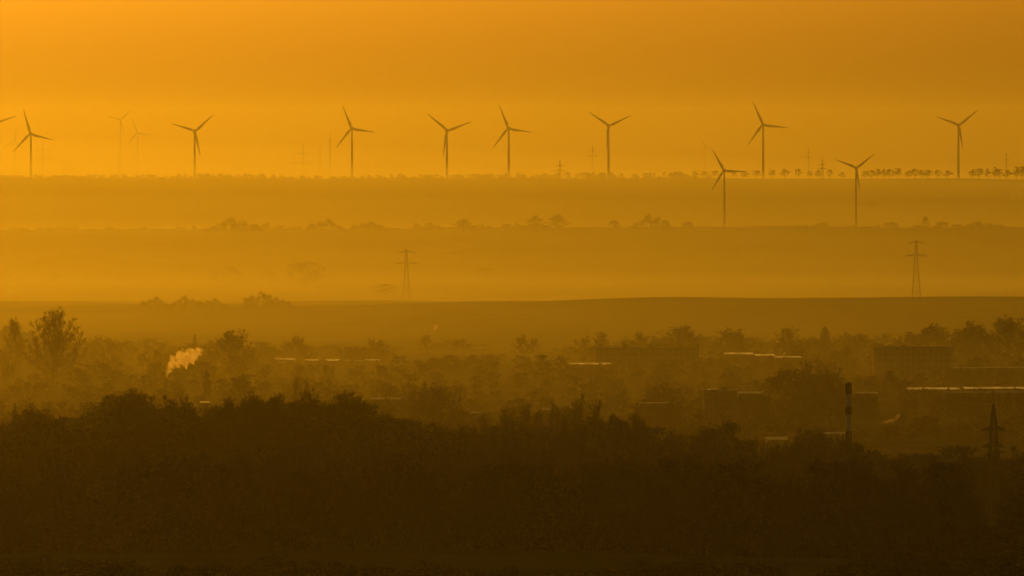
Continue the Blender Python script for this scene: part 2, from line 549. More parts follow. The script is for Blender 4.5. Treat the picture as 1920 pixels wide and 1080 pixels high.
# ------------------------------------------------------------------ wind turbines
BL = 40.0
def blade_mesh():
    V, FA = [], []
    n = 12
    secs = [(0.0, 1.9, 1.9, 0), (1.6, 1.9, 1.9, 0), (4.0, 2.6, 1.6, .25), (7.5, 4.1, 1.0, .35), (12, 3.6, .75, .25), (20, 2.5, .5, .14), (30, 1.6, .32, .05), (37, 1.0, .2, .0), (39.5, .5, .1, -.02), (40, .12, .04, -.03)]
    for (z, ch, th, tw) in secs:
        for k in range(n):
            t = 2 * math.pi * k / n
            x = math.cos(t) * ch / 2 + (ch - 1.9) * .22 * (1 if ch > 1.9 else 0)
            y = math.sin(t) * th / 2
            c, s = math.cos(tw), math.sin(tw)
            V.append((x * c - y * s, x * s + y * c, z))
    for i in range(len(secs) - 1):
        for k in range(n):
            k2 = (k + 1) % n
            FA.append((i*n+k, i*n+k2, (i+1)*n+k2, (i+1)*n+k))
    FA.append(tuple(reversed(range(n)))); FA.append(tuple((len(secs)-1)*n + k for k in range(n)))
    return mesh('blade', V, FA, M['turbine'], True)
ME_BLADE = blade_mesh()
V, FA = [], []
lathe(V, FA, [(2.15, 0), (2.05, .12), (1.75, .5), (1.45, .85), (1.3, 1.0)], 20)      # unit tower, height 1
ME_TOWER = mesh('tower', V, FA, M['turbine'], True)
V, FA = [], []
lathe(V, FA, [(.4, 7.5), (1.6, 6.4), (2.5, 4.4), (2.95, 2.0), (3.0, 0), (2.9, -1.2)], 20, 'y')
ME_NAC = mesh('nacelle', V, FA, M['turbine'], True)
V, FA = [], []
lathe(V, FA, [(2.9, -1.3), (2.75, -2.6), (2.3, -4.0), (1.4, -5.2), (.3, -5.8)], 20, 'y')
ME_HUB = mesh('hub', V, FA, M['turbine'], True)

def turbine(hub, base_row, blade_px, phase, d, yaw, label, tower=True, group='wind turbines along the horizon'):
    s = blade_px / F * d / BL
    zh = Z(hub[1], d)
    x = X(hub[0], d)
    zb = g1(x, d)
    o = thing('wind_turbine', (x, d, zb), R(yaw), label=label, cat='wind turbine', group=group)
    H = zh - zb
    link('tower', ME_TOWER, o, (0, 0, -.5), None, (s, s, H - 2.6 * s + .5))
    link('nacelle', ME_NAC, o, (0, -1.6 * s, H), None, (s * 1.12, s, s * 1.12))
    h = link('hub', ME_HUB, o, (0, -1.6 * s, H), None, (s, s, s))
    for k in range(3):
        b = link('blade', ME_BLADE, o)
        b.matrix_basis = Matrix.Translation((0, -5.0 * s, H)) @ Matrix.Rotation(R(phase + 120 * k), 4, 'Y') @ Matrix.Diagonal((s * 1.2, s, s, 1))
    return o
D1 = 10280
TURB = [((58, 251), 48, -15.5, 10250, -12, 'grey wind turbine on the ridge nearest the left edge, one blade pointing up'),
        ((365, 246), 47, 48, 10240, 10, 'grey wind turbine on the ridge, first to show two raised blades counting from the left'),
        ((660, 241), 47, -21, 10240, -12, 'grey wind turbine on the ridge beside the faint mast and small pylons'),
        ((838, 245), 49, 70, 10220, 8, 'grey wind turbine on the ridge with one blade lying along its tower, left of centre'),
        ((954, 241), 47, -21, 10260, -12, 'grey wind turbine on the ridge at the middle of the view, one blade upright'),
        ((1141, 236), 46, 65, 10250, 3, 'grey wind turbine right of the small pylon, its lower blade hidden against the tower'),
        ((1431, 234), 48, -23, 10280, -12, 'grey wind turbine on the tree lined ridge above and right of the nearer lower turbine'),
        ((1797, 235), 46, 51, 10270, 8, 'grey wind turbine on the ridge nearest the right edge, rising behind the avenue'),
        ((1358, 320), 45, -28, 8290, -12, 'nearer dark wind turbine on the second ridge with a blade pointing up'),
        ((1605, 315), 43, 52, 8300, 8, 'nearer dark wind turbine on the second ridge with two raised blades'),
        ((226, 225), 27, 46, 23500, 5, 'very faint distant wind turbine rising behind a small pylon'),
        ((258, 249), 31, -21, 24000, -10, 'very faint distant wind turbine with a slanting upright blade, right of another faint one'),
        ((-17, 233), 50, 72, 12500, 5, 'wind turbine cut off by the left edge, only one blade tip showing'),
        ((28, 267), 30, 6, 25000, 0, 'barely visible distant wind turbine at the left edge'),
        ((1323, 276), 20, -30, 24000, 5, 'barely visible small distant wind turbine above the start of the avenue')]
for (hub, bp, ph, d, yaw, lab) in TURB:
    turbine(hub, 0, bp, ph, d, yaw, lab)

# ------------------------------------------------------------------ pylons
def bar(V, FA, a, b, r):
    a, b = Vector(a), Vector(b)
    d = (b - a).normalized()
    u = d.orthogonal().normalized(); v = d.cross(u)
    n = len(V)
    for p in (a, b):
        for (i, j) in ((-1, -1), (1, -1), (1, 1), (-1, 1)):
            V.append(tuple(p + u * r * i + v * r * j))
    FA += [(n, n+1, n+5, n+4), (n+1, n+2, n+6, n+5), (n+2, n+3, n+7, n+6), (n+3, n, n+4, n+7), (n+3, n+2, n+1, n), (n+4, n+5, n+6, n+7)]

def pylon(px, d, top, prof, arms, yaw, label, group='lattice pylons of the power lines', leg=.16, br=.08, nsec=14, ins=1.6, drop=.35, steel='steel'):
    """prof: [(fraction of height, body width m)], arms: [(row, half length px left, right)]"""
    p = base(px, d)
    H = Z(top, d) - p.z
    o = thing('lattice_pylon', p - Vector((0, 0, .3)), R(yaw), label=label, cat='pylon', group=group)
    pf = [a for a, _ in prof]; pw = [b for _, b in prof]
    wid = lambda z: float(np.interp(z / H, pf, pw)) * .5
    zs = [H * (1 - (1 - i / nsec) ** 1.25) for i in range(nsec + 1)]
    V, FA = [], []
    for a, b in zip(zs[:-1], zs[1:]):
        wa, wb = wid(a), wid(b)
        A = [(-wa, -wa, a), (wa, -wa, a), (wa, wa, a), (-wa, wa, a)]
        B = [(-wb, -wb, b), (wb, -wb, b), (wb, wb, b), (-wb, wb, b)]
        for k in range(4):
            k2 = (k + 1) % 4
            bar(V, FA, A[k], B[k], leg)
            bar(V, FA, A[k], B[k2], br); bar(V, FA, A[k2], B[k], br)
            bar(V, FA, B[k], B[k2], br)
    link('mast_body', mesh('mast_body', V, FA, M[steel]), o)
    for (row, hl, nins) in arms:
        z = Z(row, d) - p.z
        L = hl / F * d
        wz = wid(z)
        V, FA = [], []
        hgt = max(.9, L * .16)
        for s in (-1, 1):
            tip = (s * L, 0, z - drop)
            ends = [(s * wz, -wz, z), (s * wz, wz, z), (s * wid(z + hgt), 0, z + hgt)]
            for e in ends: bar(V, FA, e, tip, leg * .95)
            for t in (.25, .5, .75):
                P = [Vector(e).lerp(Vector(tip), t) for e in ends]
                Q = [Vector(e).lerp(Vector(tip), t - .25) for e in ends]
                bar(V, FA, P[0], P[1], br); bar(V, FA, P[0], P[2], br); bar(V, FA, P[1], P[2], br)
                bar(V, FA, Q[0], P[2], br); bar(V, FA, Q[1], P[0], br)
        bar(V, FA, (-wz, -wz, z), (wz, -wz, z), leg * .7); bar(V, FA, (-wz, wz, z), (wz, wz, z), leg * .7)
        a = link('crossarm', mesh('crossarm', V, FA, M[steel]), o)
        for s in (-1, 1):
            for k in range(nins):
                x = s * L * (1 - .42 * k) * .985
                V, FA = [], []
                zt = z - drop * (1 - .42 * k) - leg * .5
                tube(V, FA, [(x, 0, zt), (x, 0, zt - ins)], [.09, .09], 6)
                for q in range(6):
                    tube(V, FA, [(x, 0, zt - .2 - q * ins / 7), (x, 0, zt - .26 - q * ins / 7)], [.2, .2], 8)
                link('insulator', mesh('insulator', V, FA, M['glassins']), a)
    return o
PA = [(0, 6.0), (.45, 2.6), (.8, 1.5), (1, .5)]
PB = [(0, 7.5), (.5, 3.6), (.8, 2.2), (1, .6)]
pylon(80, 12600, 266, PA, [(282, 13, 1), (298, 21, 2)], 8, 'faint lattice pylon with two crossarms right of the leftmost turbine', leg=.16, br=.07)
pylon(224, 13000, 290, PA, [(304, 8, 1), (312, 10, 1)], 0, 'faint narrow pylon in front of a very faint distant turbine', leg=.16, br=.07)
pylon(569, 12600, 273, PA, [(288.5, 14, 1), (306.5, 24, 2)], 0, 'faint lattice pylon with a wide lower crossarm left of the upright mast', leg=.16, br=.07)
pylon(600, 14500, 275, PA, [(281, 5, 1), (292, 6, 1)], 0, 'faint slim pylon between the wider pylon and the plain mast', leg=.16, br=.07)
pylon(1111, 12400, 273, PA, [(281, 6, 1), (292, 12, 1)], 0, 'faint lattice pylon just left of the turbine right of centre', leg=.16, br=.07)
pylon(1050, 10100, 299, PA, [(310, 7, 1), (320, 10, 1)], 0, 'faint pylon in front of the treeline right of the centre turbine', leg=.17, br=.08)
pylon(1516, 15500, 277, PA, [(285, 4, 1), (294, 6, 1)], 0, 'very faint pylon above the avenue, left of the nearer right turbine', leg=.28, br=.13)
pylon(1542, 10050, 298, PA, [(308, 6, 1), (316, 9, 1)], 0, 'faint pylon standing between avenue trees left of the nearer right turbine', leg=.17, br=.08)
pylon(1887, 15500, 283, PA, [(290, 4, 1), (298, 6, 1)], 0, 'very faint pylon above the avenue at the right edge', leg=.28, br=.13)
pylon(371, 9300, 371, PA, [(378, 6, 1), (386, 8, 1)], 0, 'very faint small pylon in the mist below the second turbine from the left edge', leg=.15, br=.07)
pylon(762, 6000, 466, PB, [(472, 17, 1), (493, 21, 2)], 4, 'tall hazy lattice pylon in the misty valley left of centre', leg=.10, br=.04)
pylon(1718, 5150, 449, PB, [(454, 15, 1), (478, 19, 2)], -6, 'tall hazy lattice pylon rising from the near field ridge on the right', leg=.10, br=.04)
near = pylon(1863, 1420, 755, [(0, 2.3), (.45, 1.85), (.72, 1.45), (.86, 1.0), (1, .2)], [(803, 24, 1), (834, 22, 1)], 16,
             'near dark lattice pylon with tapering top at the right edge above the forest', steel='darksteel', leg=.125, br=.028, nsec=10, ins=1.2, drop=.15)
# earth wire falling away on both sides of the near pylon's peak
V, FA = [], []
Hn = Z(756, 1420) - near.location.z
for s in (-1, 1):
    pts = []
    for i in range(13):
        t = i / 12
        pts.append((s * 150 * t * .28, s * 150 * t, Hn - 9 * 4 * t * .5 * (1 - t * .5) * .5))
    tube(V, FA, pts, [.035] * 13, 4, False)
link('earth_wire', mesh('earth_wire', V, FA, M['wire']), near)
def mast(px, d, top, wpx, label):
    p = base(px, d); H = Z(top, d) - p.z
    o = thing('radio_mast', p, label=label, cat='mast')
    wdt = wpx / F * d * .5
    V, FA = [], []
    tube(V, FA, [(0, 0, -.3), (0, 0, H * .7), (0, 0, H * .86)], [wdt, wdt * .8, wdt * .7], 10)
    link('shaft', mesh('shaft', V, FA, M['steel'], True), o)
    V, FA = [], []
    tube(V, FA, [(0, 0, H * .86), (0, 0, H)], [wdt * .3, wdt * .2], 6)
    link('antenna', mesh('antenna', V, FA, M['steel']), o)
    V, FA = [], []
    lathe(V, FA, [(wdt * 1.25, H * .84), (wdt * 1.3, H * .845), (wdt * 1.3, H * .86), (wdt * 1.25, H * .865)], 14)
    link('platform', mesh('platform', V, FA, M['steel']), o)
mast(619, 21000, 247, 3.2, 'very faint upright mast left of the turbine with the small pylons')

# ------------------------------------------------------------------ buildings
ME_WIN = {}
def window_meshes(wd, ht):
    k = (wd, ht)
    if k not in ME_WIN:
        V, FA = [], []
        t = .09
        for a, b in (((-wd/2, -.05, 0), (wd/2, .05, t)), ((-wd/2, -.05, ht - t), (wd/2, .05, ht)), ((-wd/2, -.05, t), (-wd/2 + t, .05, ht - t)), ((wd/2 - t, -.05, t), (wd/2, .05, ht - t)), ((-t/2, -.045, t), (t/2, .045, ht - t))):
            box(V, FA, a, b)
        fr = mesh('window', V, FA, M['frame'])
        V, FA = [], []
        box(V, FA, (-wd/2 + t, -.02, t), (wd/2 - t, .02, ht - t))
        ME_WIN[k] = (fr, mesh('pane', V, FA, M['pane']))
    return ME_WIN[k]

def block(name, pl, pr, roof, d, depth, storeys, cols, label, cat='building', wall='render', yaw=0.0, roofmat='felt', win=(1.5, 1.5), overhang=0.0, tiltroof=0.0):
    """a flat roofed block with parapet and windows on its near face"""
    pc = .5 * (pl + pr)
    wd = (pr - pl) / F * d
    p = base(pc, d + depth * .5)
    p.y = d + depth * .5
    H = Z(roof, d) - p.z
    o = thing(name, p, R(yaw), label=label, cat=cat)
    V, FA = [], []
    box(V, FA, (-wd/2, -depth/2, -1.0), (wd/2, depth/2, H - .45))
    link('wall', mesh('wall', V, FA, M[wall]), o)
    V, FA = [], []
    ov = overhang
    t = .35
    zt, zb = H, H - .447
    box(V, FA, (-wd/2 - .06 - ov, -depth/2 - .06 - ov, zb), (wd/2 + .06 + ov, -depth/2 + t, zt))
    box(V, FA, (-wd/2 - .06 - ov, depth/2 - t, zb), (wd/2 + .06 + ov, depth/2 + .06 + ov, zt))
    box(V, FA, (-wd/2 - .06 - ov, -depth/2 + t, zb), (-wd/2 + t, depth/2 - t, zt))
    box(V, FA, (wd/2 - t, -depth/2 + t, zb), (wd/2 + .06 + ov, depth/2 - t, zt))
    link('parapet', mesh('parapet', V, FA, M[wall]), o)
    V, FA = [], []
    box(V, FA, (-wd/2 + t + .003, -depth/2 + t + .003, H - .44), (wd/2 - t - .003, depth/2 - t - .003, H - .2))
    rf = link('roof', mesh('roof', V, FA, M[roofmat]), o)
    if storeys:
        fr, pn = window_meshes(*win)
        sh = (H - .6) / storeys
        for s in range(storeys):
            for c in range(cols):
                x = -wd/2 + wd * (c + .5) / cols
                f = link('window', fr, o, (x, -depth/2 - .02, s * sh + sh * .32))
                link('pane', pn, f)
    return o, wd, H, depth

def roof_box(o, H, x, y, w_, dp, h, nm='penthouse', m='concrete', pipes=0, ph=3.5):
    V, FA = [], []
    box(V, FA, (x - w_/2, y - dp/2, H - .21), (x + w_/2, y + dp/2, H + h))
    a = link(nm, mesh(nm, V, FA, M[m]), o)
    for k in range(pipes):
        V, FA = [], []
        xx = x + (k - (pipes - 1) / 2) * w_ * .42
        tube(V, FA, [(xx, y, H + h), (xx, y, H + h + ph)], [.16, .13], 6)
        link('flue_pipe', mesh('flue_pipe', V, FA, M['steel']), a)

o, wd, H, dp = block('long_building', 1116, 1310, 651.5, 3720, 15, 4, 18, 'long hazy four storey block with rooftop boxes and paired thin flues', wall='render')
mpp = 3720 / F
for (px, bw, pip, ph) in ((1125, 6, 2, 3.6), (1172, 8, 2, 4.3), (1219.5, 8, 2, 3.4), (1277, 7, 1, 3.6)):
    roof_box(o, H, (px - 1213) * mpp, -4.5, bw * mpp, 3, 2.2, pipes=pip, ph=ph)
roof_box(o, H, (1307 - 1213) * mpp, -5.5, 7 * mpp, 3.4, 2.3, nm='stair_tower')
roof_box(o, H, (1185 - 1213) * mpp, -2, 26 * mpp, 4, .5, nm='duct', m='steel')

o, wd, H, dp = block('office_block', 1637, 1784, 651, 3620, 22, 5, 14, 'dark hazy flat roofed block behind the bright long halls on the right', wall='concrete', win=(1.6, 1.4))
mpp = 3620 / F
roof_box(o, H, (1692 - 1710.5) * mpp, -8, 6 * mpp, 3, 1.4, nm='stair_tower')
roof_box(o, H, (1674 - 1710.5) * mpp, -6, 34 * mpp, 6, .5, nm='upper_storey')
roof_box(o, H, (1738 - 1710.5) * mpp, -4, 90 * mpp, 8, .55, nm='roof_deck', m='dullroof')

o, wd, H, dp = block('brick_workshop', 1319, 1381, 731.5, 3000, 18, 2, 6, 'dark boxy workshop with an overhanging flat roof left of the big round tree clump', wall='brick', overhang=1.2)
roof_box(o, H, 1.8, -3, 3.2, 3, 1.6, nm='plant_room')
roof_box(o, H, -3.5, -5, 5, 5, .35, nm='roof_hatch', m='roofsheet')

# long low halls whose shallow metal roofs catch the low sun
def hall(pl, pr, row, d, depth, label, eave=None, rise=1.2, yaw=0.0, skylights=0, roof='roofsheet', wall='concrete', name='factory_hall', nb=0, group='low industrial halls on the misty plain'):
    pc = .5 * (pl + pr)
    wd = (pr - pl) / F * d
    p = base(pc, d + depth * .5)
    H = Z(row, d) - p.z
    H = max(H, 2.5)
    o = thing(name, p, R(yaw), label=label, cat='hall', group=group)
    V, FA = [], []
    box(V, FA, (-wd/2 + .2, -depth/2 + .2, -1.5), (wd/2 - .2, depth/2 - .2, H - .02))
    link('wall', mesh('wall', V, FA, M[wall]), o)
    V, FA = [], []
    # shallow double pitch, ridge running along the hall
    a = [(-wd/2, -depth/2, H), (wd/2, -depth/2, H), (wd/2, 0, H + rise), (-wd/2, 0, H + rise), (wd/2, depth/2, H), (-wd/2, depth/2, H)]
    V += a + [(x, y, z - .25 if abs(y) > .1 else z - .25) for (x, y, z) in a]
    FA += [(0, 1, 2, 3), (3, 2, 4, 5), (9, 8, 7, 6), (11, 10, 8, 9), (0, 6, 7, 1), (4, 10, 11, 5), (1, 7, 8, 2), (2, 8, 10, 4), (5, 11, 9, 3), (3, 9, 6, 0)]
    rf = link('roof', mesh('roof', V, FA, M[roof]), o)
    for k in range(skylights):
        V, FA = [], []
        x = -wd/2 + wd * (k + .5) / skylights
        t = .3
        y0, y1 = -depth/2 * .85, -depth/2 * .3
        z0, z1 = H + rise * .15, H + rise * .7
        n = len(V)
        ww = wd / skylights * .22
        V += [(x - ww, y0, z0), (x + ww, y0, z0), (x + ww, y1, z1), (x - ww, y1, z1), (x - ww, y0, z0 + t), (x + ww, y0, z0 + t), (x + ww, y1, z1 + t), (x - ww, y1, z1 + t)]
        FA += [(4, 5, 6, 7), (0, 1, 5, 4), (1, 2, 6, 5), (2, 3, 7, 6), (3, 0, 4, 7)]
        link('skylight', mesh('skylight', V, FA, M['felt']), rf)
    nd = max(1, int(wd / 22))
    for k in range(nd):
        x = -wd/2 + wd * (k + .5) / nd
        V, FA = [], []
        box(V, FA, (x - 1.8, -depth/2 + .13, 0), (x + 1.8, -depth/2 + .197, min(3.6, H * .7)))
        link('loading_door', mesh('loading_door', V, FA, M['steel']), o)
    return o

HALLS = [(513, 554, 674, 3900, 14, 'short low hall with a bright roof edge, leftmost of a row left of the centre', 0, 'roofsheet'),
         (572, 636, 676, 3880, 18, 'low hall with a bright roof, second of the row behind the forest left of centre', 0, 'roofsheet'),
         (638, 680, 677.5, 3890, 12, 'low hall with a thin dull roof line, third of the row left of centre', 0, 'dullroof'),
         (684, 713, 677, 3900, 12, 'small low hall with a thin bright roof at the right end of the row', 0, 'roofsheet'),
         (1067, 1146, 683, 3650, 17, 'low hall with a broken bright roof left of the long four storey block', 0, 'roofsheet'),
         (1358, 1412, 664, 3850, 20, 'low hall with bright roof patches right of the long four storey block', 0, 'roofsheet'),
         (1414, 1452, 667, 3780, 20, 'low hall with bright roof patches, middle one right of the long block', 0, 'roofsheet'),
         (1452, 1502, 670, 3740, 14, 'low hall with a thin bright roof above the big round tree clump', 0, 'roofsheet'),
         (695, 753, 749, 3050, 18, 'low hall with a pale roof between the forest and the tall spreading tree', 0, 'dullroof'),
         (1700, 1798, 730, 3230, 19, 'long hall with a bright sunlit roof behind the striped chimney', 0, 'roofsheet'),
         (1806, 1960, 729, 3240, 20, 'long hall with a bright sunlit roof running off the right edge', 0, 'roofsheet'),
         (1766, 1960, 735.5, 3110, 7, 'narrow low shed with a thin dull roof line near the right edge', 0, 'dullroof'),
         (1600, 1646, 738, 3080, 16, 'low hall with a dull golden roof just right of the striped chimney', 0, 'dullroof'),
         (1382, 1432, 738, 3050, 22, 'low hall with a glowing roof beside the boxy workshop', 0, 'dullroof'),
         (1785, 1935, 690, 3500, 10, 'low hall with a thin lit roof line right of the dark flat roofed block', 0, 'dullroof'),
         (1436, 1476, 825, 2620, 26, 'small hall with a lit roof at the forest edge left of the bare tree row', 0, 'dullroof'),
         (1544, 1592, 814, 2660, 16, 'small hall with a lit roof at the foot of the striped chimney', 0, 'dullroof'),
         (1012, 1042, 768, 2900, 8, 'tiny hall with a thin lit roof peeping over the forest near the centre', 0, 'dullroof'),
         (1198, 1266, 756, 2950, 9, 'low hall with a thin dull roof in front of the lone hazy tree', 0, 'dullroof'),
         (882, 908, 774, 2850, 10, 'tiny hall with a thin lit roof right of the tall spreading tree', 0, 'dullroof'),
         (150, 202, 754, 3000, 10, 'faint low hall behind the forest edge on the left', 0, 'felt'),
         (376, 393, 755, 3000, 12, 'tiny building with a glinting roof between treetops on the left', 0, 'roofsheet')]
for (pl, pr, row, d, dep, lab, sk, rm) in HALLS:
    hall(pl, pr, row, d, dep, lab, skylights=sk, roof=rm, rise=min(1.2, dep * .03))

# striped chimney
def chimney(px, d, top, wpx):
    p = base(px, d); H = Z(top, d) - p.z
    r = wpx / F * d * .5
    o = thing('striped_chimney', p, label='slender chimney with dark and pale painted bands above the forest on the right', cat='chimney')
    rows = [720, 738, 763, 777, 808]
    zz = [Z(q, d) - p.z for q in rows] + [-1.0]
    for k in range(5):
        V, FA = [], []
        a, b = zz[k + 1], zz[k]
        rr = r * (1.0 if k % 2 == 0 else .93)
        lathe(V, FA, [(rr, a + .002), (rr, b - .002)], 24)
        link('painted_band', mesh('painted_band', V, FA, M['red'] if k % 2 == 0 else M['white'], True), o)
    V, FA = [], []
    for zr in (zz[1], zz[3]):
        lathe(V, FA, [(r * 1.0, zr - .1), (r * 1.22, zr - .08), (r * 1.22, zr + .04), (r * 1.0, zr + .06)], 24)
    link('walkway', mesh('walkway', V, FA, M['steel']), o)
    V, FA = [], []
    lathe(V, FA, [(r * .8, H), (r * .8, H + .35), (r * .7, H + .36), (r * .7, H + .02)], 24)
    link('flue_rim', mesh('flue_rim', V, FA, M['steel']), o)
    V, FA = [], []
    x = -r - .12
    for s in (-.22, .22): bar(V, FA, (s, x, 0), (s, x, H - .5), .04)
    for q in range(int(H / .6)): bar(V, FA, (-.22, x, q * .6), (.22, x, q * .6), .025)
    link('ladder', mesh('ladder', V, FA, M['steel']), o)
chimney(1591, 1440, 720, 11.8)

# ------------------------------------------------------------------ steam plumes
def plume(path, d, label, dens, noise, name='steam_plume', seed=1):
    """path: [(px, row, radius px)], a rolling body of steam swept along it"""
    r = random.Random(seed)
    mpp = d / F
    o0 = Vector((X(path[0][0], d), d, Z(path[0][1], d)))
    P = [(Vector((X(a, d), d, Z(b, d))) - o0, c * mpp) for (a, b, c) in path]
    V, FA = [], []
    n, sub = 22, 6
    rings = []
    for i in range(len(P) - 1):
        for s in range(sub):
            t = s / sub
            rings.append((P[i][0].lerp(P[i+1][0], t), P[i][1] * (1 - t) + P[i+1][1] * t))
    rings.append(P[-1])
    ph = [r.uniform(0, 6.28) for _ in range(8)]
    for i, (c, q) in enumerate(rings):
        a = rings[min(i + 1, len(rings) - 1)][0] - rings[max(i - 1, 0)][0]
        a.normalize()
        u = a.orthogonal().normalized() if abs(a.y) > .9 else a.cross(Vector((0, 1, 0))).normalized()
        v = a.cross(u)
        for k in range(n):
            th = 2 * math.pi * k / n
            lump = 1 + .2 * math.sin(2 * th + i * .7 + ph[0]) + .14 * math.sin(3 * th - i * 1.1 + ph[1]) + .1 * math.sin(5 * th + i * 1.7 + ph[2]) + .12 * math.sin(i * 1.25 + ph[3])
            V.append(tuple(c + (u * math.cos(th) + v * math.sin(th)) * q * lump))
    for i in range(len(rings) - 1):
        for k in range(n):
            k2 = (k + 1) % n
            FA.append((i*n+k, i*n+k2, (i+1)*n+k2, (i+1)*n+k))
    FA.append(tuple(reversed(range(n)))); FA.append(tuple((len(rings)-1)*n + k for k in range(n)))
    return tag(link(name, mesh(name, V, FA, volume_mat('steam', (1, .93, 1), dens, .85, noise)), None, o0), label, 'steam')

plume([(311.5, 709, 1.0), (313.5, 700, 3.5), (319, 689, 7.5), (328, 680, 12), (338, 674, 15), (349, 671, 16), (360, 666, 13), (371, 660, 8.5), (382, 656, 3)], 3200,
      'bright billowing steam plume rising behind the forest on the left', .42, .34, seed=3)
plume([(812, 621, 1.2), (814, 617, 3), (817, 613, 4), (821, 609, 2)], 4150, 'tiny bright puff of steam above the middle treeline', .2, .35, seed=4)
plume([(1652, 794, 2), (1660, 791, 3.6), (1668, 789, 3), (1676, 787, 3.6), (1682, 782, 4), (1688, 775, 2)], 2550, 'small orange wisp of smoke drifting right of the striped chimney', .22, .5, seed=5)
plume([(1467, 667, 1), (1470, 664, 2.2), (1473, 661, 1.5)], 3700, 'tiny pink puff of steam above the low hall roofs', .4, .5, seed=6)
def flue(px, d, top, label):
    p = base(px, d); H = Z(top, d) - p.z
    o = thing('steam_flue', p, label=label, cat='flue')
    V, FA = [], []
    tube(V, FA, [(0, 0, -.5), (0, 0, H)], [.4, .32], 10)
    link('pipe', mesh('pipe', V, FA, M['darksteel'], True), o)
    V, FA = [], []
    lathe(V, FA, [(.32, H - .3), (.45, H - .25), (.45, H - .05), (.32, H)], 12)
    link('collar', mesh('collar', V, FA, M['darksteel']), o)
flue(311.5, 3200, 709, 'thin flue under the big bright steam plume')

# ------------------------------------------------------------------ far ridge: treeline and avenue
items = []
r2 = random.Random(21)
for k in range(330):
    px = r2.uniform(-120, 1330)
    d = 10240 + r2.uniform(-140, 160)
    p = base(px, d)
    hh = float(np.interp(px, [-120, 120, 270, 480, 600, 700, 800, 950, 1050, 1200, 1330], [5, 5, 7, 8, 6, 6, 8, 7, 10, 10, 8])) * r2.uniform(.55, 1.2)
    items.append((r2.choice(('bare0', 'bare1', 'bare2', 'bush0', 'bush1', 'bush1')), p, r2.uniform(0, 6), r2.uniform(.7, 1.5), hh))
merged('ridge_treeline', items, M['twig'], 'hazy treeline of small trees along the far ridge below the turbines', 'treeline')
AV = [(1303, 319), (1320, 320), (1340, 319), (1376, 318), (1396, 320), (1419, 318), (1447, 316), (1471, 316), (1497, 315), (1519, 317), (1534, 316), (1556, 317), (1580, 320), (1622, 318), (1634, 316), (1645, 314), (1658, 314), (1668, 316), (1683, 314), (1704, 317), (1715, 313), (1729, 316), (1740, 315), (1758, 316), (1776, 317), (1824, 316), (1836, 315), (1851, 315), (1866, 312), (1873, 313), (1888, 316), (1906, 309), (1917, 310), (1928, 311)]
for i, (px, top) in enumerate(AV):
    tree('avenue%d' % (i % 3), 'avenue_tree', px, 10270, top=top + rng.uniform(0, 3.2), wpx=rng.uniform(8, 15), label='small round tree in the avenue row along the far right ridge', group='avenue trees on the far ridge')
